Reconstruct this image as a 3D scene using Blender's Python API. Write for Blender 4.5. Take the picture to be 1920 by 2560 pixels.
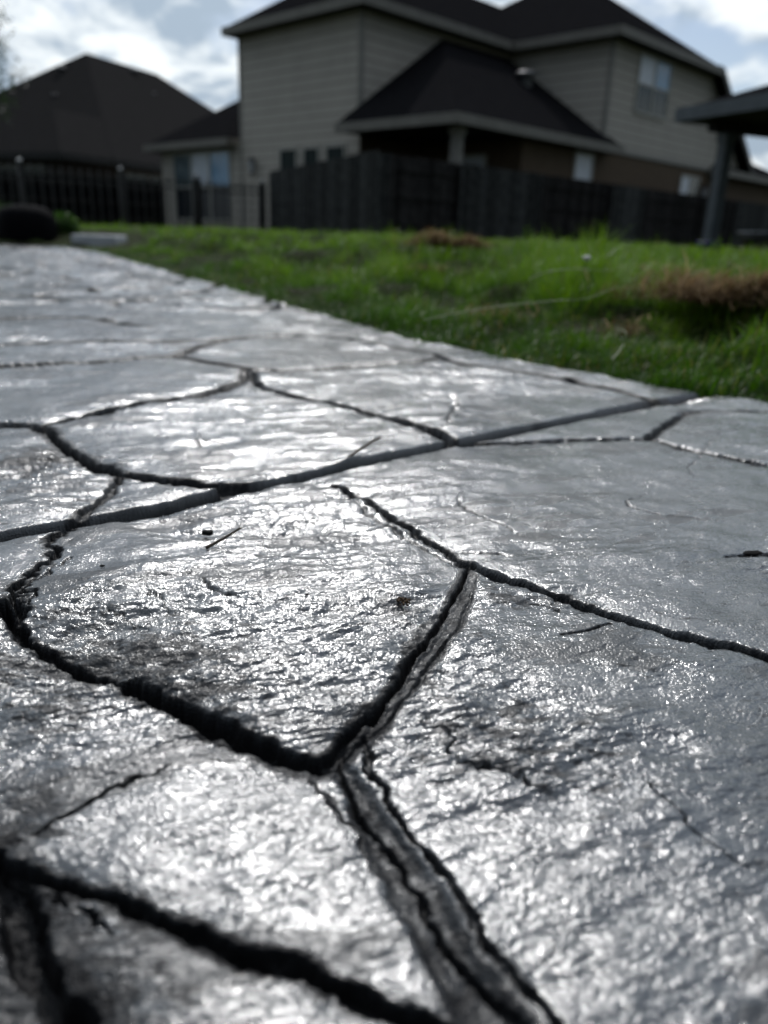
import bpy, math, random
import numpy as np
from mathutils import Vector, Matrix
for o in list(bpy.data.objects): bpy.data.objects.remove(o)
S = bpy.context.scene; C = S.collection
R = math.radians
random.seed(7); rng = np.random.default_rng(7)

# ------------------------------------------------------------------ camera
F, CX, CY, H = 1950., 960., 1280., .2            # focal length and centre in photo pixels, camera height in metres
ROLL = R(2.1); PITCH = math.atan((1280 - 585) * math.cos(ROLL) / F)
cp, sp, cr, sr = math.cos(PITCH), math.sin(PITCH), math.cos(ROLL), math.sin(ROLL)
rt, up, bk = Vector((1, 0, 0)), Vector((0, sp, cp)), Vector((0, -cp, sp))
ax, ay = rt * cr + up * sr, up * cr - rt * sr
MC = Matrix((ax, ay, bk)).transposed()
cam = bpy.data.cameras.new('camera'); camo = bpy.data.objects.new('camera', cam); C.objects.link(camo)
camo.matrix_world = Matrix.Translation((0, 0, H)) @ MC.to_4x4()
cam.sensor_fit = 'VERTICAL'; cam.sensor_height = 36; cam.sensor_width = 27
cam.lens = F * 36 / 2560; cam.clip_start = .01; cam.clip_end = 3000
cam.dof.use_dof = True; cam.dof.focus_distance = .46; cam.dof.aperture_fstop = 5.9
S.camera = camo
S.render.resolution_x, S.render.resolution_y = 768, 1024

# ------------------------------------------------------------------ sky, clouds and sun
SUN_EL, SUN_AZ = R(48), R(-5)                    # azimuth measured from +Y towards +X
w = bpy.data.worlds.new('World'); S.world = w; w.use_nodes = True
nt = w.node_tree; nt.nodes.clear(); N = nt.nodes.new; L = nt.links.new
out = N('ShaderNodeOutputWorld'); bg = N('ShaderNodeBackground'); bg.inputs[1].default_value = .1
sky = N('ShaderNodeTexSky'); sky.sky_type = 'NISHITA'; sky.sun_disc = False
sky.sun_elevation = SUN_EL; sky.sun_rotation = SUN_AZ; sky.dust_density = 1.2; sky.ozone_density = 1.5
tc = N('ShaderNodeTexCoord'); sep = N('ShaderNodeSeparateXYZ'); L(tc.outputs['Generated'], sep.inputs[0])
ad = N('ShaderNodeMath'); ad.operation = 'ADD'; L(sep.outputs[2], ad.inputs[0]); ad.inputs[1].default_value = .42
def mth(op, a, b=None, c=None, nt=nt):
    n = nt.nodes.new('ShaderNodeMath'); n.operation = op
    for i, x in enumerate((a, b, c)):
        if x is None: continue
        if isinstance(x, (int, float)): n.inputs[i].default_value = x
        else: nt.links.new(x, n.inputs[i])
    return n.outputs[0]
comb = N('ShaderNodeCombineXYZ')                  # clouds lie on a flat deck seen from below
L(mth('DIVIDE', sep.outputs[0], ad.outputs[0]), comb.inputs[0]); L(mth('DIVIDE', sep.outputs[1], ad.outputs[0]), comb.inputs[1])
L(mth('MULTIPLY', sep.outputs[2], .8), comb.inputs[2])
def wnoise(scale, det, rough, off, dist=0.):
    mp = N('ShaderNodeMapping'); L(comb.outputs[0], mp.inputs[0]); mp.inputs[1].default_value = off
    n = N('ShaderNodeTexNoise'); L(mp.outputs[0], n.inputs['Vector']); n.inputs['Scale'].default_value = scale
    n.inputs['Detail'].default_value = det; n.inputs['Roughness'].default_value = rough; n.inputs['Distortion'].default_value = dist
    return n.outputs[0]
n1 = wnoise(3.6, 8, .52, (3.1, 1.7, 0), .15); n2 = wnoise(6.5, 8, .55, (9.3, 4.1, 0), .3)
mk = N('ShaderNodeMapRange'); L(n1, mk.inputs[0]); mk.inputs[1].default_value = .40; mk.inputs[2].default_value = .52; mk.interpolation_type = 'SMOOTHSTEP'
cr_ = N('ShaderNodeValToRGB'); L(n2, cr_.inputs[0]); e = cr_.color_ramp.elements
e[0].position = .42; e[0].color = (.38, .47, .57, 1); e[1].position = .57; e[1].color = (.92, .975, 1, 1)
sc = N('ShaderNodeVectorMath'); sc.operation = 'SCALE'; L(cr_.outputs[0], sc.inputs[0]); 
# clouds towards the sun are the bright ones, those behind the viewer dull
sv = N('ShaderNodeVectorMath'); sv.operation = 'DOT_PRODUCT'; L(tc.outputs['Generated'], sv.inputs[0])
sv.inputs[1].default_value = (math.sin(SUN_AZ) * math.cos(SUN_EL), math.cos(SUN_AZ) * math.cos(SUN_EL), math.sin(SUN_EL))
br = N('ShaderNodeMapRange'); L(sv.outputs['Value'], br.inputs[0]); br.inputs[1].default_value = -.3; br.inputs[2].default_value = 1.
br.inputs[3].default_value = 2.; br.inputs[4].default_value = 14.
L(br.outputs[0], sc.inputs['Scale'])
mx = N('ShaderNodeMix'); mx.data_type = 'RGBA'; L(mk.outputs[0], mx.inputs[0]); L(sky.outputs[0], mx.inputs[6]); L(sc.outputs[0], mx.inputs[7])
L(mx.outputs[2], bg.inputs[0]); L(bg.outputs[0], out.inputs[0])
sl = bpy.data.lights.new('sun', 'SUN'); sl.energy = 2.4; sl.angle = R(1.2); sl.color = (1, .985, .97)
so = bpy.data.objects.new('sun', sl); C.objects.link(so)
sd = Vector((math.sin(SUN_AZ) * math.cos(SUN_EL), math.cos(SUN_AZ) * math.cos(SUN_EL), math.sin(SUN_EL)))
so.rotation_euler = sd.to_track_quat('Z', 'Y').to_euler(); so.location = (0, 0, 30)
S.view_settings.view_transform = 'Standard'; S.view_settings.look = 'None'; S.view_settings.exposure = -.1; S.view_settings.gamma = 1

# ------------------------------------------------------------------ helpers
def ray(x, y): return MC @ Vector(((x - CX) / F, -(y - CY) / F, -1))
def onz(x, y, z=0.):
    d = ray(x, y); return Vector((0, 0, H)) + d * ((z - H) / d.z)
def aty(x, y, Y):
    d = ray(x, y); return Vector((0, 0, H)) + d * (Y / d.y)
def tag(o, label=None, cat=None, group=None, kind=None):
    for k, v_ in (('label', label), ('category', cat), ('group', group), ('kind', kind)):
        if v_: o[k] = v_
    return o
def empty(name, loc, rz=0):
    o = bpy.data.objects.new(name, None); C.objects.link(o); o.location = loc; o.rotation_euler = (0, 0, rz); return o
def link(name, me, parent=None, mat=None):
    o = bpy.data.objects.new(name, me); C.objects.link(o)
    if parent: o.parent = parent
    if mat: me.materials.append(mat)
    return o
class MB:
    def __init__(s): s.v = []; s.f = []
    def poly(s, pts):
        n = len(s.v); s.v += [tuple(p) for p in pts]; s.f.append(tuple(range(n, n + len(pts))))
    def box(s, lo, hi):
        x0, y0, z0 = lo; x1, y1, z1 = hi; n = len(s.v)
        s.v += [(x0, y0, z0), (x1, y0, z0), (x1, y1, z0), (x0, y1, z0), (x0, y0, z1), (x1, y0, z1), (x1, y1, z1), (x0, y1, z1)]
        s.f += [tuple(n + i for i in q) for q in ((0, 3, 2, 1), (4, 5, 6, 7), (0, 1, 5, 4), (1, 2, 6, 5), (2, 3, 7, 6), (3, 0, 4, 7))]
    def prism(s, pts, off):                        # polygon extruded by a vector
        off = Vector(off); n = len(s.v); k = len(pts); P = [Vector(p) for p in pts]
        s.v += [tuple(p) for p in P] + [tuple(p + off) for p in P]
        s.f.append(tuple(range(n + k - 1, n - 1, -1))); s.f.append(tuple(range(n + k, n + 2 * k)))
        for i in range(k): j = (i + 1) % k; s.f.append((n + i, n + j, n + k + j, n + k + i))
    def bar(s, p, q, r, seg=8, r2=None):
        p, q = Vector(p), Vector(q); d = (q - p).normalized(); a = d.orthogonal().normalized(); b = d.cross(a); n = len(s.v)
        for c, rr in ((p, r), (q, r if r2 is None else r2)):
            for i in range(seg):
                t = 2 * math.pi * i / seg; s.v.append(tuple(c + (a * math.cos(t) + b * math.sin(t)) * rr))
        for i in range(seg): j = (i + 1) % seg; s.f.append((n + i, n + j, n + seg + j, n + seg + i))
        s.f.append(tuple(n + seg - 1 - i for i in range(seg))); s.f.append(tuple(n + seg + i for i in range(seg)))
    def lathe(s, prof, seg=24, c=(0, 0, 0), sx=1, sy=1):
        n = len(s.v)
        for r, z in prof:
            for i in range(seg):
                t = 2 * math.pi * i / seg; s.v.append((c[0] + r * sx * math.cos(t), c[1] + r * sy * math.sin(t), c[2] + z))
        for k in range(len(prof) - 1):
            for i in range(seg): j = (i + 1) % seg; s.f.append((n + k * seg + i, n + k * seg + j, n + (k + 1) * seg + j, n + (k + 1) * seg + i))
    def build(s, name, mat, parent=None, smooth=False, bevel=0):
        me = bpy.data.meshes.new(name); me.from_pydata(s.v, [], s.f); me.validate(); me.update()
        if smooth:
            for p in me.polygons: p.use_smooth = True
        o = link(name, me, parent, mat)
        if bevel:
            m = o.modifiers.new('bevel', 'BEVEL'); m.width = bevel; m.segments = 2; m.limit_method = 'ANGLE'
        return o
def npmesh(name, V, quads=None, tris=None):
    me = bpy.data.meshes.new(name); me.vertices.add(len(V)); me.vertices.foreach_set('co', V.astype(np.float32).ravel())
    q = quads if quads is not None else np.zeros((0, 4), int); t = tris if tris is not None else np.zeros((0, 3), int)
    me.loops.add(q.size + t.size); me.loops.foreach_set('vertex_index', np.concatenate([q.ravel(), t.ravel()]).astype(np.int32))
    me.polygons.add(len(q) + len(t))
    ls = np.concatenate([np.arange(len(q)) * 4, q.size + np.arange(len(t)) * 3]).astype(np.int32)
    me.polygons.foreach_set('loop_start', ls)
    me.update(calc_edges=True); return me
# gradient-free value noise in numpy
def _h(ix, iy, seed):
    n = (ix * 374761393 + iy * 668265263 + seed * 1442695041) & 0xffffffff
    n = ((n ^ (n >> 13)) * 1274126177) & 0xffffffff; n = n ^ (n >> 16)
    return n.astype(np.float64) / 0xffffffff
def vnoise(x, y, seed=0):
    ix = np.floor(x).astype(np.int64); iy = np.floor(y).astype(np.int64); fx = x - ix; fy = y - iy
    fx = fx ** 3 * (fx * (fx * 6 - 15) + 10); fy = fy ** 3 * (fy * (fy * 6 - 15) + 10)
    a = _h(ix, iy, seed); b = _h(ix + 1, iy, seed); c = _h(ix, iy + 1, seed); d = _h(ix + 1, iy + 1, seed)
    return (a * (1 - fx) + b * fx) * (1 - fy) + (c * (1 - fx) + d * fx) * fy
def fbm(x, y, sc, octv=4, seed=0, gain=.5):
    t = 0; am = 1; tot = 0
    for i in range(octv):
        an = .6 * i + seed; ca, sa = math.cos(an), math.sin(an)
        t = t + am * vnoise((x * ca - y * sa) * sc + 31.7 * i, (x * sa + y * ca) * sc + 17.3 * i, seed * 13 + i); tot += am
        am *= gain; sc *= 2.03
    return t / tot
def sst(a, b, x): t = np.clip((x - a) / (b - a), 0, 1); return t * t * (3 - 2 * t)

# ------------------------------------------------------------------ materials
def mat(name, col, rough=.6, spec=.5, metal=0., noise=None, bump=None, trans=0., var=None):
    """noise=(scale, dark colour) mixes a second colour; bump=(scale, strength, distance)."""
    m = bpy.data.materials.new(name); m.use_nodes = True; t = m.node_tree; b = t.nodes['Principled BSDF']
    b.inputs['Base Color'].default_value = (*col, 1); b.inputs['Roughness'].default_value = rough
    b.inputs['Specular IOR Level'].default_value = spec; b.inputs['Metallic'].default_value = metal
    co = t.nodes.new('ShaderNodeTexCoord')
    if noise:
        n = t.nodes.new('ShaderNodeTexNoise'); n.inputs['Scale'].default_value = noise[0]; n.inputs['Detail'].default_value = 6
        n.inputs['Roughness'].default_value = .65
        t.links.new(co.outputs['Object'], n.inputs['Vector'])
        r = t.nodes.new('ShaderNodeValToRGB'); t.links.new(n.outputs[0], r.inputs[0])
        r.color_ramp.elements[0].position = .35; r.color_ramp.elements[0].color = (*noise[1], 1)
        r.color_ramp.elements[1].position = .65; r.color_ramp.elements[1].color = (*col, 1)
        t.links.new(r.outputs[0], b.inputs['Base Color'])
    if bump:
        n = t.nodes.new('ShaderNodeTexNoise'); n.inputs['Scale'].default_value = bump[0]; n.inputs['Detail'].default_value = 4
        t.links.new(co.outputs['Object'], n.inputs['Vector'])
        u_ = t.nodes.new('ShaderNodeBump'); u_.inputs['Strength'].default_value = bump[1]; u_.inputs['Distance'].default_value = bump[2]
        t.links.new(n.outputs[0], u_.inputs['Height']); t.links.new(u_.outputs[0], b.inputs['Normal'])
    return m
def siding(name, col, lap=.27):
    m = mat(name, col, .7, .3, noise=(1.5, tuple(c * .88 for c in col))); t = m.node_tree; b = t.nodes['Principled BSDF']
    co = t.nodes.new('ShaderNodeTexCoord'); sp_ = t.nodes.new('ShaderNodeSeparateXYZ'); t.links.new(co.outputs['Object'], sp_.inputs[0])
    fr = mth('FRACT', mth('DIVIDE', sp_.outputs[2], lap, nt=t), nt=t)
    hgt = mth('SUBTRACT', 1., fr, nt=t)
    src = b.inputs['Base Color'].links[0].from_socket; ln = mth('GREATER_THAN', fr, .86, nt=t); sv_ = t.nodes.new('ShaderNodeVectorMath'); sv_.operation = 'SCALE'; t.links.new(src, sv_.inputs[0]); t.links.new(mth('SUBTRACT', 1., mth('MULTIPLY', ln, .45, nt=t), nt=t), sv_.inputs['Scale']); t.links.new(sv_.outputs[0], b.inputs['Base Color'])
    u_ = t.nodes.new('ShaderNodeBump'); u_.inputs['Strength'].default_value = 1; u_.inputs['Distance'].default_value = .06
    t.links.new(hgt, u_.inputs['Height']); t.links.new(u_.outputs[0], b.inputs['Normal']); return m
def brick(name, c1, c2, mortar):
    m = mat(name, c1, .85, .2); t = m.node_tree; b = t.nodes['Principled BSDF']
    co = t.nodes.new('ShaderNodeTexCoord'); sp_ = t.nodes.new('ShaderNodeSeparateXYZ'); t.links.new(co.outputs['Object'], sp_.inputs[0])
    cb = t.nodes.new('ShaderNodeCombineXYZ'); t.links.new(mth('ADD', sp_.outputs[0], sp_.outputs[1], nt=t), cb.inputs[0]); t.links.new(sp_.outputs[2], cb.inputs[1])
    k = t.nodes.new('ShaderNodeTexBrick'); t.links.new(cb.outputs[0], k.inputs['Vector']); k.inputs['Scale'].default_value = 4.3
    k.inputs['Color1'].default_value = (*c1, 1); k.inputs['Color2'].default_value = (*c2, 1); k.inputs['Mortar'].default_value = (*mortar, 1)
    t.links.new(k.outputs[0], b.inputs['Base Color']); return m
M = dict(
    siding=siding('siding beige', (.41, .378, .325)), trim=mat('painted trim', (.24, .23, .205), .6, .3, noise=(3, (.2, .19, .17))),
    fascia=mat('painted fascia', (.20, .19, .165), .6, .3, noise=(3, (.16, .15, .13))),
    roof=mat('asphalt shingles', (.017, .0165, .018), .95, .0, noise=(9, (.010, .010, .011)), bump=(30, .5, .02)),
    roof2=mat('brown grey shingles', (.030, .029, .029), .95, .0, noise=(7, (.021, .020, .020)), bump=(30, .5, .02)),
    brick=brick('brown brick', (.12, .082, .05), (.085, .056, .034), (.13, .11, .09)),
    brick2=brick('dark brick', (.05, .04, .035), (.035, .028, .025), (.06, .05, .045)),
    glass=mat('window glass', (.012, .035, .035), .08, .35), blind=mat('window with white blind', (.62, .66, .72), .35, .6, noise=(4, (.5, .55, .62))),
    bluepane=mat('blue tinted pane', (.12, .32, .52), .15, .8, noise=(2, (.08, .23, .40))),
    darkglass=mat('dark teal glass', (.006, .018, .018), .3, .1), palepane=mat('pale reflecting pane', (.16, .20, .22), .2, .5, noise=(2, (.05, .08, .09))),
    darkpane=mat('dark pane', (.012, .018, .025), .25, .5),
    frame=mat('window frame', (.46, .45, .40), .5, .4, noise=(5, (.3, .29, .26))),
    iron=mat('black painted iron', (.012, .012, .013), .45, .5, noise=(40, (.02, .018, .016))),
    cap=mat('bare metal ball', (.35, .36, .36), .25, .5, metal=.9, noise=(60, (.25, .25, .25))),
    wood=mat('weathered fence wood', (.060, .062, .060), .9, .05, noise=(5, (.020, .021, .021)), bump=(25, .4, .01)),
    wood2=mat('older fence wood', (.034, .032, .031), .9, .05, noise=(5, (.013, .012, .012)), bump=(25, .4, .01)),
    post=mat('grey painted steel', (.055, .065, .075), .55, .4, noise=(6, (.08, .095, .11))),
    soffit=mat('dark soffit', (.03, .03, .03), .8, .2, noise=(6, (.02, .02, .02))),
    vent=mat('galvanised vent', (.22, .22, .23), .45, .5, metal=.5, noise=(20, (.16, .16, .17))),
    lamp=mat('dark lamp metal', (.03, .03, .03), .4, .5, noise=(20, (.02, .02, .02))), lampglass=mat('frosted lamp glass', (.6, .62, .65), .2, .5, noise=(20, (.5, .52, .55))),
    cover=mat('black fabric cover', (.004, .004, .005), .9, .05, noise=(8, (.005, .005, .006)), bump=(12, .4, .02)),
    steel=mat('brushed steel', (.3, .31, .33), .3, .5, metal=.8, noise=(14, (.15, .16, .17))),
    blue=mat('blue plastic', (.005, .01, .12), .6, .2, noise=(10, (.004, .008, .09))),
    slab=mat('pale concrete', (.5, .51, .53), .8, .3, noise=(9, (.42, .43, .45)), bump=(40, .3, .004)),
    bark=mat('tree bark', (.07, .055, .045), .9, .2, noise=(8, (.04, .03, .025)), bump=(20, .6, .02)),
    twig=mat('dry twig', (.07, .055, .04), .8, .2, noise=(200, (.04, .03, .02))),
    char=mat('black plant scrap', (.012, .011, .010), .85, .1, noise=(300, (.006, .006, .006))),
    crumb=mat('brown soil crumb', (.09, .06, .035), .9, .2, noise=(300, (.045, .03, .02))),
    fibre=mat('pale fibre', (.5, .5, .5), .5, .4, noise=(200, (.4, .4, .4))),
)
def leafmat(name, cols, attr='tone', rough=.45, tr=.5):
    m = bpy.data.materials.new(name); m.use_nodes = True; t = m.node_tree; b = t.nodes['Principled BSDF']; o = t.nodes['Material Output']
    a = t.nodes.new('ShaderNodeAttribute'); a.attribute_name = attr
    r = t.nodes.new('ShaderNodeValToRGB'); t.links.new(a.outputs['Fac'], r.inputs[0])
    el = r.color_ramp.elements
    for i, (p, c) in enumerate(cols):
        e_ = el[i] if i < 2 else el.new(p)
        e_.position = p; e_.color = (*c, 1)
    b.inputs['Roughness'].default_value = rough; b.inputs['Specular IOR Level'].default_value = .35; t.links.new(r.outputs[0], b.inputs['Base Color'])
    tl = t.nodes.new('ShaderNodeBsdfTranslucent'); t.links.new(r.outputs[0], tl.inputs[0])
    mx_ = t.nodes.new('ShaderNodeMixShader'); mx_.inputs[0].default_value = tr
    t.links.new(b.outputs[0], mx_.inputs[1]); t.links.new(tl.outputs[0], mx_.inputs[2]); t.links.new(mx_.outputs[0], o.inputs[0]); return m
M['grass'] = leafmat('grass blades', [(0, (.012, .036, .002)), (1., (.20, .16, .05)), (.45, (.048, .130, .003)), (.85, (.13, .265, .006))])
M['straw'] = leafmat('dead grass', [(0, (.045, .022, .006)), (1., (.58, .43, .24)), (.5, (.21, .125, .05))], rough=.9, tr=.35)
M['leaf'] = leafmat('bright leaves', [(0, (.012, .045, .003)), (1., (.08, .17, .01)), (.5, (.03, .09, .005))])
M['darkleaf'] = leafmat('dark leaves', [(0, (.01, .025, .008)), (1., (.05, .09, .03)), (.5, (.025, .05, .015))])

def pavemat():
    m = bpy.data.materials.new('sealed stamped concrete'); m.use_nodes = True; t = m.node_tree; b = t.nodes['Principled BSDF']; NN = t.nodes.new; LL = t.links.new
    co = NN('ShaderNodeTexCoord')
    def nz(scale, det=4, rg=.55, vec=None, dist=0):
        n = NN('ShaderNodeTexNoise'); n.inputs['Scale'].default_value = scale; n.inputs['Detail'].default_value = det; n.inputs['Roughness'].default_value = rg
        n.inputs['Distortion'].default_value = dist; LL(vec or co.outputs['Object'], n.inputs['Vector']); return n.outputs[0]
    a = NN('ShaderNodeAttribute'); a.attribute_name = 'release'
    r = NN('ShaderNodeValToRGB'); LL(nz(14, 8, .6), r.inputs[0]); e_ = r.color_ramp.elements
    e_[0].position = .35; e_[0].color = (.009, .0112, .0135, 1); e_[1].position = .68; e_[1].color = (.034, .041, .050, 1)
    a2 = NN('ShaderNodeAttribute'); a2.attribute_name = 'shade_fleck'  # random dark flecks plus painted shade of tilted stone faces
    mps = NN('ShaderNodeMapping'); LL(co.outputs['Object'], mps.inputs[0]); mps.inputs[2].default_value = (0, 0, .35); mps.inputs[3].default_value = (.55, 1.3, 1)
    cl_ = NN('ShaderNodeClamp'); LL(mth('MULTIPLY', mth('SUBTRACT', mth('ADD', nz(130, 9, .68, mps.outputs[0]), a2.outputs['Fac'], nt=t), 1., nt=t), 9., nt=t), cl_.inputs[0])
    fac = mth('MAXIMUM', a.outputs['Fac'], mth('MULTIPLY', cl_.outputs[0], .85, nt=t), nt=t)
    x = NN('ShaderNodeMix'); x.data_type = 'RGBA'; LL(fac, x.inputs[0]); LL(r.outputs[0], x.inputs[6]); x.inputs[7].default_value = (.008, .008, .009, 1)
    LL(x.outputs[2], b.inputs['Base Color'])
    ro = mth('ADD', mth('MULTIPLY', nz(45, 6), .22, nt=t), .13, nt=t)
    LL(mth('ADD', ro, mth('MULTIPLY', fac, .30, nt=t), nt=t), b.inputs['Roughness'])
    LL(mth('SUBTRACT', 1., mth('MULTIPLY', fac, .82, nt=t), nt=t), b.inputs['Specular IOR Level'])
    LL(mth('MULTIPLY', mth('SUBTRACT', 1., fac, nt=t), 1., nt=t), b.inputs['Coat Weight']); b.inputs['Coat Roughness'].default_value = .12; b.inputs['Coat IOR'].default_value = 1.6
    mp = NN('ShaderNodeMapping'); LL(co.outputs['Object'], mp.inputs[0]); mp.inputs[2].default_value = (0, 0, .25); mp.inputs[3].default_value = (.6, 1, 1)
    h1 = nz(1020, 2, .6, mp.outputs[0], 0.); h2 = nz(1700, 2, .6, None, 0.); h3 = nz(340, 3, .5, mp.outputs[0], 0.)
    vo = NN('ShaderNodeTexVoronoi'); vo.feature = 'SMOOTH_F1'; vo.inputs['Scale'].default_value = 840; LL(co.outputs['Object'], vo.inputs['Vector'])
    hs = mth('ADD', mth('ADD', mth('MULTIPLY', h1, .75, nt=t), mth('ADD', mth('MULTIPLY', h2, .22, nt=t), mth('MULTIPLY', h3, .3, nt=t), nt=t), nt=t), mth('MULTIPLY', vo.outputs[0], 1., nt=t), nt=t)
    hs = mth('MULTIPLY', hs, mth('ADD', .45, mth('MULTIPLY', nz(16, 4, .6), 1.3, nt=t), nt=t), nt=t)
    u_ = NN('ShaderNodeBump'); u_.inputs['Strength'].default_value = 1.; u_.inputs['Distance'].default_value = .00031; LL(hs, u_.inputs['Height']); LL(u_.outputs[0], b.inputs['Normal']); LL(u_.outputs[0], b.inputs['Coat Normal'])
    return m
M['pave'] = pavemat()
for k_ in ('wood', 'wood2'):
    t = M[k_].node_tree; b = t.nodes['Principled BSDF']; src = b.inputs['Base Color'].links[0].from_socket
    co = t.nodes.new('ShaderNodeTexCoord'); sp_ = t.nodes.new('ShaderNodeSeparateXYZ'); t.links.new(co.outputs['Object'], sp_.inputs[0])
    wn = t.nodes.new('ShaderNodeTexWhiteNoise'); wn.noise_dimensions = '1D'; t.links.new(mth('FLOOR', mth('DIVIDE', sp_.outputs[0], .15, nt=t), nt=t), wn.inputs['W'])
    sv_ = t.nodes.new('ShaderNodeVectorMath'); sv_.operation = 'SCALE'; t.links.new(src, sv_.inputs[0]); t.links.new(mth('ADD', mth('MULTIPLY', wn.outputs[0], 1.2, nt=t), .5, nt=t), sv_.inputs['Scale']); t.links.new(sv_.outputs[0], b.inputs['Base Color'])
def soilmat():
    return mat('lawn soil', (.030, .045, .012), .95, .1, noise=(6, (.018, .018, .008)), bump=(60, .8, .02))
M['soil'] = soilmat()

# ------------------------------------------------------------------ path outline
K = 1920 / 1659.
edge_px = [(140, 533), (220, 546), (300, 569), (400, 597), (520, 629), (700, 681), (900, 735), (1100, 775), (1200, 795), (1400, 833), (1530, 850), (1659, 865)]
E0 = [onz(x * K, y * K) for x, y in edge_px]
ex = np.array([p.x for p in E0]); ey = np.array([p.y for p in E0]); od = np.argsort(ey); ex, ey = ex[od], ey[od]
d0 = (ex[2] - ex[0]) / (ey[2] - ey[0])
ey = np.concatenate([[-3.], ey]); ex = np.concatenate([[ex[0] + (ey[0] - ey[1]) * d0 * .55], ex])
YEND = float(ey[-1])
def edge_x(Y): return np.interp(Y, ey, ex)
def edge_s(Y): return (edge_x(Y - .05) + edge_x(Y) + edge_x(Y + .05)) / 3
ECX = np.stack([edge_s(np.linspace(-3, YEND, 500)), np.linspace(-3, YEND, 500)], 1)
XL = -9.
def dist_out(X, Y):
    """metres outside the path (negative inside)"""
    shp = X.shape; X = X.ravel(); Y = Y.ravel(); res = np.empty(len(X))
    for i in range(0, len(X), 20000):
        xx, yy = X[i:i + 20000], Y[i:i + 20000]
        res[i:i + 20000] = np.sqrt(((xx[:, None] - ECX[None, :, 0]) ** 2 + (yy[:, None] - ECX[None, :, 1]) ** 2).min(1))
    res = np.where(Y > YEND, np.maximum(np.minimum(res, 99), 0) * (X > ECX[-1, 0]) + (X <= ECX[-1, 0]) * (Y - YEND), res)
    inside = (Y <= YEND) & (X < edge_s(Y))
    return np.where(inside, -res, res).reshape(shp)

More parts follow.
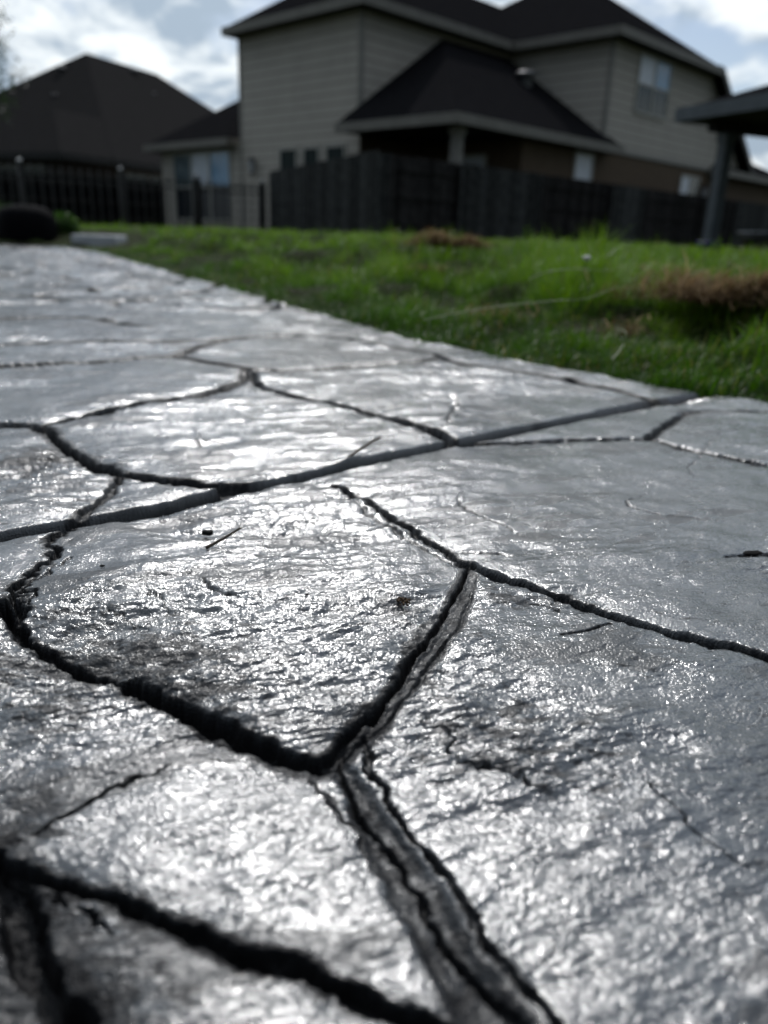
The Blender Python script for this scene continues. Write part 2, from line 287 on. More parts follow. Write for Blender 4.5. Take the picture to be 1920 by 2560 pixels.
# ------------------------------------------------------------------ stamped concrete path: grooves traced as lines on the ground
# (points in photo view coordinates, groove width start/end mm, depth mm, pigment width start/end mm, ragged)
G = [
 ([(0, 1152), (160, 1122), (330, 1093), (545, 1045), (760, 1000), (1000, 950), (1260, 897), (1545, 846)], 17, 22, 12, 16, 22, 0),
 ([(-60, 915), (0, 915), (90, 919), (140, 968), (230, 1015), (330, 1032), (430, 1042), (545, 1050)], 10, 17, 12, 14, 24, 1),
 ([(90, 919), (250, 886), (400, 857), (500, 838), (527, 820), (530, 795)], 10, 12, 9, 16, 20, 1),
 ([(545, 800), (548, 825), (600, 850), (720, 868), (860, 905), (950, 940), (1000, 955)], 10, 15, 10, 15, 24, 1),
 ([(200, 785), (380, 768), (440, 780), (530, 795), (620, 797), (700, 794), (860, 785), (960, 773)], 14, 14, 9, 20, 20, 1),
 ([(380, 768), (450, 742), (520, 728), (640, 722)], 14, 14, 9, 20, 22, 1),
 ([(-40, 795), (100, 788), (200, 785)], 14, 14, 9, 16, 18, 1),
 ([(942, 766), (969, 781), (1097, 803), (1255, 825), (1415, 864)], 13, 10, 8, 18, 12, 1),
 ([(0, 748), (200, 736), (330, 740), (460, 733), (600, 723), (700, 727)], 18, 18, 10, 28, 28, 1),
 ([(-20, 690), (160, 685), (230, 692), (310, 706)], 20, 20, 11, 34, 36, 1),
 ([(0, 640), (160, 645), (330, 652), (480, 668), (600, 665)], 22, 20, 12, 34, 34, 1),
 ([(700, 727), (820, 745), (942, 766)], 16, 12, 9, 26, 20, 1),
 ([(1000, 958), (1110, 949), (1254, 945), (1404, 946), (1480, 968), (1580, 987), (1700, 1012)], 11, 8, 7, 13, 9, 1),
 ([(1404, 944), (1440, 915), (1480, 890), (1520, 880), (1600, 884), (1700, 885)], 11, 8, 7, 13, 9, 1),
 ([(725, 1045), (782, 1070), (830, 1098), (900, 1144), (975, 1190), (1010, 1218)], 4, 6, 6, 6, 9, 1),
 ([(745, 1065), (830, 1122), (900, 1168), (980, 1215)], 5, 5, 2.5, 5, 5, 1),
 ([(975, 1183), (1040, 1190), (1120, 1200)], 4, 2, 2, 4, 3, 1),
 ([(1010, 1212), (1054, 1236), (1154, 1266), (1254, 1300), (1355, 1340), (1455, 1370), (1554, 1392), (1700, 1435)], 7, 10, 7, 7, 9, 1),
 ([(1012, 1225), (990, 1270), (950, 1330), (885, 1435), (830, 1520), (800, 1560)], 3.5, 4, 7, 7, 7, .3),
 ([(1030, 1250), (1010, 1310), (965, 1385), (915, 1450), (860, 1530), (800, 1590)], 3, 4, 2.5, 9, 8, .4),
 ([(940, 1330), (905, 1365), (885, 1395), (880, 1430)], 1, 1, .5, 10, 12, 1),
 ([(0, 1300), (22, 1345), (65, 1390), (150, 1428), (250, 1478), (380, 1530), (480, 1572), (560, 1608), (690, 1645)], 8, 10, 11, 9, 12, 1),
 ([(690, 1645), (725, 1618), (800, 1548)], 5, 3, 6, 7, 7, .6),
 ([(22, 1345), (38, 1280), (66, 1240), (98, 1195), (118, 1150), (150, 1126)], 7, 6, 6, 7, 7, 2),
 ([(150, 1126), (200, 1092), (235, 1060), (250, 1030)], 9, 7, 5, 9, 9, 1),
 ([(60, 1300), (75, 1262), (120, 1215), (150, 1195)], 3, 3, 3, 4, 4, 2),
 ([(690, 1660), (745, 1640), (790, 1590)], 4, 3, 3, 12, 8, .5),
 ([(748, 1600), (741, 1660), (770, 1730), (830, 1820), (890, 1910), (960, 2010), (1040, 2110), (1120, 2212), (1180, 2290)], 3, 4.5, 6, 4, 6, .9),
 ([(800, 1590), (802, 1680), (865, 1770), (945, 1870), (1015, 1960), (1085, 2060), (1160, 2150), (1230, 2240)], 2.2, 4, 3.5, 3, 6, 1),
 ([(600, 1640), (680, 1690), (750, 1770), (820, 1870), (900, 1990), (970, 2090), (1060, 2212)], 1.5, 2.5, 1, 4, 6, 1.2),
 ([(-80, 1845), (60, 1880), (200, 1928), (350, 1982), (500, 2045), (700, 2125), (850, 2180), (1000, 2235)], 6.5, 5.5, 7, 7.5, 7, .8),
 ([(-10, 1860), (40, 1940), (60, 2040), (110, 2130), (170, 2230)], 10, 10, 10, 18, 14, 1),
 ([(100, 1920), (170, 1970), (235, 2010)], 3, 1, 3, 3, 2, 1),
 ([(910, 1535), (925, 1560), (975, 1600), (985, 1640), (1050, 1665), (1110, 1690), (1160, 1720), (1215, 1730)], 1.5, 2.2, 2.2, 1.5, 2.4, 2),
 ([(1215, 1375), (1260, 1366), (1315, 1350)], 1, 3, 3, 1.5, 3, .5),
 ([(1140, 1298), (1180, 1302), (1212, 1314)], 1, 3, 3, 1.5, 3, .8),
 ([(640, 1368), (700, 1360), (760, 1342), (850, 1334)], 1.2, 1.2, 1.2, 1.2, 1.2, .3),
 ([(1400, 1060), (1330, 1085), (1430, 1110), (1560, 1122)], 1.5, 3, 1.5, 2, 3, 1),
 ([(1570, 1200), (1610, 1196), (1680, 1194)], 1.5, 7, 4, 2, 7, .8),
 ([(1000, 1060), (985, 1085), (1080, 1130), (1140, 1165)], 2, 1.5, 1.5, 2, 2, 1),
 ([(1590, 900), (1480, 1010), (1510, 1040)], .1, 2.5, 1.2, .1, 3, 1),
 ([(320, 935), (420, 945), (500, 955)], 2, 3, 2, 2, 3, 1), ([(430, 930), (425, 950), (445, 965)], 2, 2, 2, 2, 3, 1),
 ([(980, 850), (985, 880), (965, 900), (970, 915)], 4, 3, 3, 5, 4, 1),
 ([(60, 1812), (140, 1770), (250, 1690), (400, 1640)], 2.5, 1.2, 1.5, 4, 2, 1),
 ([(1380, 1700), (1440, 1760), (1530, 1840), (1620, 1890)], .8, 2, 1, 1, 2, 1),
 ([(430, 1255), (470, 1275), (520, 1290)], 1, 2.2, 2, 1.5, 2.5, 1), ([(300, 1265), (340, 1300), (400, 1320)], 1, 1.6, 1.6, 1.5, 2, 2),
 ([(140, 1320), (240, 1315), (300, 1345), (360, 1335)], 1.5, 1.2, 1.6, 2, 2, 2),
 ([(270, 1478), (400, 1538), (480, 1578), (560, 1602)], 5, 12, 9, 6, 14, 1),
 ([(560, 1625), (640, 1655), (700, 1665), (745, 1625)], 6, 10, 1, 14, 16, 1),
 ([(735, 1640), (790, 1745), (860, 1860), (945, 2000), (1040, 2150), (1130, 2290)], 9, 24, 2, 9, 25, .6),
 ([(1022, 1240), (1000, 1300), (958, 1375), (905, 1445), (850, 1530), (790, 1600)], 8, 7, 1, 9, 9, .5),
 ([(945, 1310), (918, 1350), (898, 1385)], 4, 10, .8, 6, 12, .6),
]
NR = 1050
pyr = np.linspace(2720, 634, NR)                   # rows follow the perspective of a viewer standing at the path
Yr = np.array([onz(960, float(p)).y for p in pyr]); Yr = Yr[Yr < YEND]
yn = [float(Yr[0])]
for y_ in Yr[1:]:                                   # never coarser than 9 mm
    k_ = max(1, int(math.ceil((y_ - yn[-1]) / .009))); yn += [yn[-1] + (y_ - yn[-1]) * (i + 1) / k_ for i in range(k_)]
Yr = np.array(yn)
Yr = np.concatenate([np.linspace(-3, Yr[0] - .02, 60), Yr, [YEND]])
rows = []
for Y in Yr:
    e_ = float(edge_s(np.array([Y]))[0]); wv = .56 * (abs(Y) + .07) + .03 if Y > 0 else .12
    bl = -wv - max(0, Y) * .03; brt = min(e_ - .012, wv)
    rows.append(np.concatenate([np.linspace(XL, bl, 50)[:-1], np.linspace(bl, brt, 760), np.linspace(brt, e_, 14)[1:]]))
X = np.array(rows); Y = np.repeat(Yr[:, None], X.shape[1], 1); shp = X.shape
x = X.ravel(); y = Y.ravel()
# ragged sampling position
wx = x + .0035 * (fbm(x, y, 45, 3, 5) - .5) * 2 + .0030 * (fbm(x, y, 140, 3, 6, .65) - .5) * 2
wy = y + .0035 * (fbm(x, y, 45, 3, 8) - .5) * 2 + .0030 * (fbm(x, y, 140, 3, 9, .65) - .5) * 2
z = np.zeros(len(x)); rel = np.zeros(len(x)); pill = np.full(len(x), 9.)
for pts, w0, w1, dep, p0, p1, rag in G:
    P = [onz(a * K, b * K) for a, b in pts]; P = np.array([(p.x, p.y) for p in P])
    if len(P) > 2 and rag:                          # round the corners a little
        Q = [P[0]]
        for i in range(len(P) - 1): Q += [P[i] * .75 + P[i + 1] * .25, P[i] * .25 + P[i + 1] * .75]
        P = np.array(Q + [P[-1]])
    sl_ = np.concatenate([[0], np.cumsum(np.sqrt(((P[1:] - P[:-1]) ** 2).sum(1)))]); sl_tot = sl_[-1]; sl_ /= sl_tot
    mg = .06; sel = np.where((x > P[:, 0].min() - mg) & (x < P[:, 0].max() + mg) & (y > P[:, 1].min() - mg) & (y < P[:, 1].max() + mg))[0]
    qx = x[sel] + (wx[sel] - x[sel]) * rag; qy = y[sel] + (wy[sel] - y[sel]) * rag
    best = np.full(len(sel), 1e9); par = np.zeros(len(sel))
    for i in range(len(P) - 1):
        a = P[i]; d = P[i + 1] - a; l2 = (d ** 2).sum() + 1e-12
        tt = np.clip(((qx - a[0]) * d[0] + (qy - a[1]) * d[1]) / l2, 0, 1)
        dd = (qx - a[0] - tt * d[0]) ** 2 + (qy - a[1] - tt * d[1]) ** 2
        mkk = dd < best; best[mkk] = dd[mkk]; par[mkk] = sl_[i] + tt[mkk] * (sl_[i + 1] - sl_[i])
    dist = np.sqrt(best); wh = (w0 + (w1 - w0) * par) / 2000. * (1 if not rag else (.7 + .6 * vnoise(par * sl_tot / .035 + w0 * 7, par * 0 + dep, 77)))
    ph = (p0 + (p1 - p0) * par + (3 if rag and dep > 4 else 0) + (10 if P[:, 1].min() > 1.0 else 0)) / 2000.
    if dep <= 2.6 and w0 < 6: tp_ = .08 + .92 * np.sin(np.pi * np.clip(par, .01, .99)) ** .7; wh = wh * tp_; ph = ph * tp_
    # cut fades out at loose ends of short creases
    zz = -dep / 1000. * (1 - sst(.55 if rag else .82, 1.12 if rag else 1.06, dist / wh)) * (1 if not rag else (.7 + .5 * fbm(x[sel], y[sel], 110, 3, 27)))
    z[sel] = np.minimum(z[sel], zz)
    rel[sel] = np.maximum(rel[sel], 1 - sst(.75, 1.25, dist / ph))
    if dep > 3.5: pill[sel] = np.minimum(pill[sel], dist - wh)
isj = z.copy()
# stones beyond the traced ones: cells with jittered centres
far = sst(1.9, 2.3, y) + sst(.0, .1, -.08 - y) + sst(.05, .2, -x - .62 * (np.abs(y) + .15)) + sst(.02, .12, x - .62 * (np.abs(y) + .15)); far = np.clip(far, 0, 1)
sel = np.where(far > 0)[0]; cs = .3; gx = (wx[sel] + .01 * fbm(x[sel], y[sel], 20, 2, 3)) / cs; gy = wy[sel] / cs; ix = np.floor(gx).astype(np.int64); iy = np.floor(gy).astype(np.int64)
F1 = np.full(len(sel), 9.); F2 = F1.copy()
for i in (-1, 0, 1):
    for j in (-1, 0, 1):
        cx_ = ix + i + _h(ix + i, iy + j, 3) * .8 + .1; cy_ = iy + j + _h(ix + i, iy + j, 4) * .8 + .1
        dd = np.sqrt((gx - cx_) ** 2 + (gy - cy_) ** 2); n1_ = dd < F1
        F2 = np.where(n1_, F1, np.minimum(F2, dd)); F1 = np.where(n1_, dd, F1)
ed = (F2 - F1) * cs * .5
gw_ = .4 + .6 * sst(.5, 2.5, y[sel]); z[sel] = np.minimum(z[sel], -.014 * gw_ * (1 - sst(.005 * gw_, .014 * gw_, ed)) * far[sel]); rel[sel] = np.maximum(rel[sel], (1 - sst(.012 * gw_, .020 * gw_, ed)) * far[sel])
pill[sel] = np.minimum(pill[sel], np.where(far[sel] > .5, ed - .006, 9))
# rounded stone shoulders, cleft slate relief, ripples
gr = np.clip(1 + z / .004, 0, 1)                    # relief only on the stone faces
z -= .0022 * np.exp(-np.clip(pill, 0, 1) / .016) * (1 - sst(.85, 1.3, y)); z += (1 - gr) * .0030 * (fbm(x, y, 170, 3, 61, .6) - .5)
def terr(q, n, w, lean):
    t_ = q * n; fr_ = t_ - np.floor(t_); return (np.floor(t_) + sst(0, w, fr_) * (1 - lean) + lean * fr_) / n
sx_, sy_ = x * .94 + y * .34, -x * .34 + y * .94        # cleavage direction of the slate pattern
m1 = .62 * sst(.38, .58, fbm(x, y, 5.5, 3, 14))
for px_, py_, rx_, ry_, st_ in ((300, 1400, .10, .06, 1.1), (700, 1350, .06, .05, .45), (120, 1020, .09, .09, 1.), (600, 1120, .10, .05, .55), (1120, 1600, .06, .035, .8), (1150, 1300, .05, .03, .7), (900, 1060, .06, .04, .5), (1350, 1950, .07, .07, -.3), (1380, 1180, .10, .06, .45), (1420, 1450, .06, .03, .5), (400, 1800, .08, .05, -.3)):
    c_ = onz(px_ * K, py_ * K); m1 = m1 + st_ * np.exp(-((x - c_.x) / rx_) ** 2 - ((y - c_.y) / ry_) ** 2)
m1 = np.clip(m1, .04, 1.1)               # strongly cleft areas against quieter ones
z += gr * .0155 * (terr(fbm(sx_ * .55, sy_ * 1.3, 17, 6, 11, .55), 13, .07, .5) - .5) * (.12 + .88 * m1)
z += gr * .0055 * (terr(fbm(sx_ * .45, sy_ * 1.5, 55, 5, 12, .6), 7, .12, .55) - .5) * m1
z += gr * (.0030 + .001 * sst(.8, 3, y)) * (fbm(x, y, 6, 3, 15) - .5) * 2 + gr * .0012 * sst(.6, 2., y) * (fbm(x * .5, y, 22, 4, 16, .6) - .5) * 2
z += gr * .0009 * (fbm(x, y, 42, 3, 17, .5) - .5) * 2
pit = fbm(x, y, 240, 2, 18); z -= gr * .0005 * sst(.84, .92, pit); shfl = .22 + .34 * fbm(x, y, 9, 4, 51, .6)
rel = np.clip(rel * (.62 + .5 * fbm(x, y, 190, 3, 19)) + .3 * rel * sst(-.004, -.009, z) + .5 * sst(.60, .66, fbm(sx_ * .6, sy_ * 1.4, 20, 6, 20, .68)) * gr, 0, 1)
for px_, py_, rx_, ry_, st_ in ((200, 1440, .08, .030, 1.), (420, 1500, .05, .018, .9), (90, 990, .05, .07, 1.), (130, 1090, .05, .04, .5), (300, 1430, .07, .035, 1.), (150, 1330, .04, .03, .6), (80, 1560, .03, .03, .7), (1080, 1560, .05, .03, .75), (1150, 1640, .05, .022, .7),
        (1100, 1290, .035, .02, .8), (1350, 1400, .06, .03, .5), (90, 2150, .045, .045, 1.1), (40, 1800, .02, .05, .9), (820, 740, .5, .12, .35), (1150, 800, .2, .1, .35), (930, 1470, .012, .02, .7)):
    c_ = onz(px_ * K, py_ * K); g_ = np.exp(-((x - c_.x) / rx_) ** 2 - ((y - c_.y) / ry_) ** 2) * st_
    shfl = np.maximum(shfl, (.36 + .30 * np.clip(g_, 0, 1) + .12 * (fbm(sx_, sy_ * 1.5, 30, 3, 52) - .5)) * (g_ > .12))  # shade of stones sloping away, painted into the colour as dense dark flecks
    z += gr * .0030 * np.clip(g_, 0, 1) * (terr(fbm(sx_ * .5, sy_ * 1.5, 60, 6, 21, .66), 9, .12, .3) - .6)
V = np.stack([x, y, z], 1); nr, nc = shp
idx = np.arange(nr * nc).reshape(shp)
Q = np.stack([idx[:-1, :-1], idx[:-1, 1:], idx[1:, 1:], idx[1:, :-1]], -1).reshape(-1, 4)
# slab side along the lawn
b0 = len(V); side = V[idx[:, -1]].copy(); s2 = side.copy(); s2[:, 2] = -.09; s2[:, 0] += .004; V = np.concatenate([V, s2]); bi = b0 + np.arange(nr)
Q = np.concatenate([Q, np.stack([idx[:-1, -1], bi[:-1], bi[1:], idx[1:, -1]], -1)])
b1 = len(V); s3 = V[idx[-1, :]].copy(); s3[:, 2] = -.09; V = np.concatenate([V, s3]); ci = b1 + np.arange(nc)
Q = np.concatenate([Q, np.stack([idx[-1, :-1], idx[-1, 1:], ci[1:], ci[:-1]], -1)])
shfl = np.clip(shfl, 0, .8)
me = npmesh('path', V, Q); me.polygons.foreach_set('use_smooth', np.ones(len(Q), bool))
at_ = me.attributes.new('release', 'FLOAT', 'POINT'); at_.data.foreach_set('value', np.concatenate([rel, np.zeros(len(V) - len(rel))]).astype(np.float32))
at_ = me.attributes.new('shade_fleck', 'FLOAT', 'POINT'); at_.data.foreach_set('value', np.concatenate([shfl, np.zeros(len(V) - len(shfl))]).astype(np.float32))
tag(link('path', me, None, M['pave']), kind='structure')

# ------------------------------------------------------------------ lawn terrain (one sheet to the horizon)
def lawn_z(X, Y, d):
    zz = -.012 + .085 * sst(.0, 1.6, d) + .12 * sst(0, .7, d) * (fbm(X, Y, 2.3, 3, 31) - .5) * 2 + .05 * (fbm(X, Y, 8, 2, 32) - .5) * sst(0, .2, d)
    return np.where(d < 0, -.07 + .058 * sst(-.004, .0, d), zz)
def axis(lo, hi, fine_lo, fine_hi, st):
    a = list(np.arange(fine_lo, fine_hi + st, st)); s_ = st
    while a[-1] < hi: s_ *= 1.25; a.append(a[-1] + s_)
    s_ = st
    while a[0] > lo: s_ *= 1.25; a.insert(0, a[0] - s_)
    return np.array(a)
gx_, gy_ = axis(-1500, 1500, -4, 4, .04), axis(-300, 1800, 0, 9, .04)
XX, YY = np.meshgrid(gx_, gy_); D = dist_out(XX, YY); ZZ = lawn_z(XX, YY, D)
ii = np.arange(XX.size).reshape(XX.shape); Q = np.stack([ii[:-1, :-1], ii[:-1, 1:], ii[1:, 1:], ii[1:, :-1]], -1).reshape(-1, 4)
me = npmesh('ground', np.stack([XX.ravel(), YY.ravel(), ZZ.ravel()], 1), Q); me.polygons.foreach_set('use_smooth', np.ones(len(Q), bool))
tag(link('ground', me, None, M['soil']), kind='structure')

def blades(name, bx, by, bz, hgt, wid, lean, tone, matl, seed=1, parent=None, az=None, droop=1.):
    """one mesh of curved, tapering blades (3 segments each)"""
    r = np.random.default_rng(seed); n = len(bx); a = r.uniform(0, 2 * np.pi, n) if az is None else az; dx, dy = np.cos(a), np.sin(a); sx, sy = -dy, dx
    ts = [0, .4, .75, 1.]; vs = []
    for k, t in enumerate(ts):
        off = lean * hgt * t ** 1.8; zz = hgt * (t - droop * .35 * lean * t * t); ww = wid * (1, .85, .55, .0)[k] / 2
        cxx = bx + dx * off; cyy = by + dy * off; czz = bz + zz
        if k < 3: vs += [np.stack([cxx - sx * ww, cyy - sy * ww, czz], 1), np.stack([cxx + sx * ww, cyy + sy * ww, czz], 1)]
        else: vs += [np.stack([cxx, cyy, czz], 1)]
    V = np.stack(vs, 1).reshape(-1, 3); b = np.arange(n)[:, None] * 7
    Q = np.concatenate([b + np.array([0, 1, 3, 2]), b + np.array([2, 3, 5, 4])]); T = b + np.array([4, 5, 6])
    me = npmesh(name, V, Q, T); at = me.attributes.new('tone', 'FLOAT', 'POINT'); at.data.foreach_set('value', np.repeat(tone, 7).astype(np.float32))
    me.polygons.foreach_set('use_smooth', np.ones(len(me.polygons), bool))
    return link(name, me, parent, matl)
def land(px, py, off):                            # first point of the lawn surface (raised by off) met by the line of sight
    d = ray(px, py); t = .9
    while t < 30:
        p = Vector((0, 0, H)) + d * t; dd_ = dist_out(np.array([p.x]), np.array([p.y]))
        if dd_[0] > 0 and p.z <= float(lawn_z(np.array([p.x]), np.array([p.y]), dd_)[0]) + off: return p
        t += .02
    return p
HEAPS = [(1775, 735, 430, .045), (1905, 745, 130, .045), (1120, 606, 190, .05), (1560, 850, 100, .02)]
HEAPS = [(land(a_, b_, o_), w_) for a_, b_, w_, o_ in HEAPS]
n = 380000
th = rng.uniform(R(-36), R(38), n); rr = 1.0 * np.exp(rng.uniform(0, 1, n) ** .85 * math.log(32))
bx, by = rr * np.sin(th), rr * np.cos(th); d = dist_out(bx, by); ok = (d > -.022 * rng.uniform(0, 1, n) ** 2) & (by < 30) & ~((by > YEND - .3) & (bx < -2.2) & (by < 9.5)) & ~((by > 6.6) & (bx < -2.0 - (by - 6.6) * .0) & (by < YEND))
cl = fbm(bx, by, 2.2, 3, 41); ok &= rng.uniform(0, 1, n) < np.clip(.35 + 1.2 * cl, .2, 1)
bx, by, d, cl, rr = bx[ok], by[ok], d[ok], cl[ok], rr[ok]; n = len(bx)
bz = lawn_z(bx, by, np.maximum(d, 0.001))
cl3 = sst(.36, .60, fbm(bx, by, 9.5, 2, 45)); cl2 = sst(.3, .68, fbm(bx, by, 4.2, 3, 44)) * (.35 + .75 * cl3); hg = (.024 + .048 * sst(.0, .9, d) * (1 - .35 * sst(2., 8., rr))) * rng.uniform(.5, 1.3, n) * (.40 + 1.5 * cl2) * (.7 + .6 * cl)
for c_, w_ in HEAPS:
    rx_ = c_.y / F * w_ * .68; hg = hg * (1 - .62 * np.exp(-(((bx - c_.x) / rx_) ** 2 + ((by - c_.y + .1) / (rx_ * 1.1)) ** 2) ** 2))
wd = np.maximum(.0022, .00075 * rr) * rng.uniform(.7, 1.3, n)
tn = np.clip(.0 + .80 * cl2 + .25 * fbm(bx, by, 3.5, 3, 42) + rng.normal(0, .13, n), 0, .86); dead = rng.uniform(0, 1, n) < .05 + .10 * (fbm(bx, by, 5, 2, 43) > .62); tn[dead] = rng.uniform(.9, 1, dead.sum())
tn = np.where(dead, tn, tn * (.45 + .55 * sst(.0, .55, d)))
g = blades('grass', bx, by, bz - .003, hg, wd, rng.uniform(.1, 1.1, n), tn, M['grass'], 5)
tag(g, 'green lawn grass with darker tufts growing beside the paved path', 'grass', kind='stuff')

def straw(px, py, zg, wpx, n, hgt, label, seed, dpt=.5, zoff=0., wide=.0022):
    c = HEAPS[zg][0] if isinstance(zg, int) else onz(px, py, zg); sc_ = c.y / F * wpx / 2; r = np.random.default_rng(seed)
    ox, oy = r.normal(0, .5, n) * sc_, r.normal(0, .5, n) * sc_ * dpt
    lump = fbm(ox + seed, oy + 3, 2.2 / sc_ * .8, 3, seed); kp = lump > .40; ox, oy, lump = ox[kp], oy[kp], lump[kp]; n = len(ox); pile = np.clip((lump - .40) * 3.2, 0, 1)
    root = blades('dead_grass_clump', ox, oy, r.uniform(.2, 1., n) * hgt * .9 * pile, hgt * r.uniform(.4, 1.2, n), wide * r.uniform(.6, 1.4, n), r.uniform(.6, 3.2, n), np.clip(r.uniform(0, 1, n) ** 1.3 * .8 + .35 * (pile - .4), 0, 1), M['straw'], seed)
    dz = float(lawn_z(np.array([c.x]), np.array([c.y]), dist_out(np.array([c.x]), np.array([c.y])))[0])
    root.location = (c.x, c.y, max(dz, 0) + zoff); tag(root, label, 'dead grass', 'clumps of dead grass lying on the lawn'); return root
straw(0, 0, 0, 360, 2400, .075, 'large brown clump of dead grass on the lawn near the right edge', 2, .8, .022)
straw(0, 0, 1, 110, 400, .05, 'small brown dead grass tuft at the right edge beside the large clump', 12, .6, .04)
straw(0, 0, 2, 170, 1500, .075, 'brown patch of dead grass far back on the lawn in front of the fence', 3, .6, .02, .005)
straw(0, 0, 3, 95, 200, .05, 'small pale straw tuft near the edge of the path', 4, .8, .008)
straw(1250, 775, .06, 190, 60, .03, 'thin pale wisps of dry grass halfway across the lawn', 6, .5, .045)
straw(1070, 650, .10, 160, 130, .04, 'thin brownish dry grass just below the far brown patch', 16, .5, .05, .004)
def curve_tube(name, pts, r, matl, parent=None, tip=.3, seg=6):
    P = [Vector(p) for p in pts]; Q = []
    for i in range(len(P) - 1):
        p0, p1, p2, p3 = P[max(i - 1, 0)], P[i], P[i + 1], P[min(i + 2, len(P) - 1)]
        for k in range(6):
            t = k / 6; Q.append(.5 * ((2 * p1) + (p2 - p0) * t + (2 * p0 - 5 * p1 + 4 * p2 - p3) * t * t + (3 * p1 - p0 - 3 * p2 + p3) * t ** 3))
    Q.append(P[-1]); mb = MB(); n = len(Q)
    for i, q in enumerate(Q):
        d = (Q[min(i + 1, n - 1)] - Q[max(i - 1, 0)]).normalized(); a = d.cross(Vector((.1, .2, 1))).normalized(); b = d.cross(a); rr_ = r * (1 - (1 - tip) * i / n)
        for k in range(seg): t = 2 * math.pi * k / seg; mb.v.append(tuple(q + (a * math.cos(t) + b * math.sin(t)) * rr_))
    for i in range(n - 1):
        for k in range(seg): j = (k + 1) % seg; mb.f.append((i * seg + k, i * seg + j, (i + 1) * seg + j, (i + 1) * seg + k))
    mb.f.append(tuple(range(seg - 1, -1, -1))); mb.f.append(tuple((n - 1) * seg + k for k in range(seg)))
    return mb.build(name, matl, parent, True)
def runner(pts, zz, r, label):
    o = curve_tube('grass_runner', [onz(a, b, c) for (a, b), c in zip(pts, zz)], r, M['fibre'] if 'pale' in label else M['straw'])
    tag(o, label, 'grass stem', 'long dry grass stems on the lawn')
M['paleblade'] = mat('pale dry blade', (.32, .34, .22), .5, .4, noise=(60, (.22, .25, .13)))
def runner(pts, zz, r, label):
    o = curve_tube('grass_stem', [onz(a, b, c) for (a, b), c in zip(pts, zz)], r, M['paleblade'])
    tag(o, label, 'grass stem', 'long pale grass stems on the lawn')
runner([(1060, 800), (1200, 772), (1380, 752), (1470, 745), (1545, 715)], [.06, .09, .11, .115, .12], .0009, 'longest pale grass stem lying across the middle of the lawn')
runner([(1322, 700), (1360, 682), (1430, 672), (1500, 676), (1560, 674)], [.12, .14, .145, .145, .13], .0012, 'pale arched grass stem behind the longest one')
runner([(1530, 900), (1560, 860), (1563, 830), (1540, 822)], [.03, .05, .07, .06], .0012, 'bent pale stem rising from the small straw tuft')
fl = empty('clover_flower', onz(1462, 700, .09)); tag(fl, 'single small white flower on a yellow green stem in the lawn', 'flower')
p0 = onz(1440, 705, .10) - fl.location; p1 = onz(1466, 655, .165) - fl.location
fl.location = fl.location
M['stem'] = mat('yellow green stem', (.16, .2, .02), .5, .4, noise=(60, (.1, .14, .015)))
M['petal'] = mat('white petals', (.75, .76, .7), .6, .3, noise=(80, (.6, .62, .55)))
curve_tube('stem', [p0 + Vector((0, 0, -.06)), p0, (p0 + p1) / 2 + Vector((.004, 0, .004)), p1], .0018, M['stem'], fl)
mb = MB()
for k in range(26):
    a = k * 2.4; r_ = .0085 * math.sqrt((k + 1) / 26); b_ = p1 + Vector((0, 0, .001)); q_ = b_ + Vector((math.cos(a) * r_, math.sin(a) * r_, .012 - r_ * .6))
    mb.bar(b_, q_, .0006, 5, .0016)
mb.build('flower_head', M['petal'], fl)

# ------------------------------------------------------------------ debris on the path
def drop(x, y, z=0.): p = onz(x, y, 0); return Vector((p.x, p.y, z))
a = drop(516, 1375); b = drop(604, 1346); o = curve_tube('twig', [a + Vector((0, 0, .0015)), (a + b) / 2 + Vector((.001, .002, .0045)), b + Vector((0, 0, .008))], .0011, M['twig'], tip=.6)
tag(o, 'short dark twig lying on the front left paving stone', 'twig')
a = drop(503, 1339); mb = MB()
mb.prism([(0, 0, 0), (.006, -.0015, 0), (.0078, .001, 0), (.006, .0035, 0), (.001, .003, 0)], (.0005, .0003, .0028)); o = mb.build('bark_chip', M['char'], None, False, .0004); o.location = a + Vector((0, 0, .0004)); tag(o, 'tiny black bark chip just behind the short twig', 'bark chip')
a = drop(868, 1148); b = drop(950, 1117); o = curve_tube('twig', [a + Vector((0, 0, .001)), (a + b) / 2 + Vector((0, .001, .006)), b + Vector((0, 0, .010))], .0013, M['twig'], tip=.8); tag(o, 'dark twig on the far stone beside the straight joint', 'twig')
mb = MB(); r_ = random.Random(3)
for k in range(40):
    c = Vector((r_.gauss(0, .0020), r_.gauss(0, .0026), abs(r_.gauss(0, .0006)))); s_ = r_.uniform(.0004, .0012)
    d = Vector((r_.gauss(0, 1), r_.gauss(0, 1), r_.gauss(0, .5))).normalized() * s_; mb.bar(c - d, c + d, s_ * .8, 5, s_ * .3)
o = mb.build('soil_crumb', M['crumb']); o.location = drop(1003, 1505, .0005); tag(o, 'little brown crumb of soil in the middle of the central stone', 'soil crumb')
o = curve_tube('fibre', [drop(1897, 1770, .001), drop(1903, 1790, .003), drop(1895, 1808, .002), drop(1875, 1818, .001), drop(1860, 1820, .001)], .00022, M['fibre']); tag(o, 'fine white curled fibre on the stone at the right edge', 'fibre')
r_ = random.Random(5)
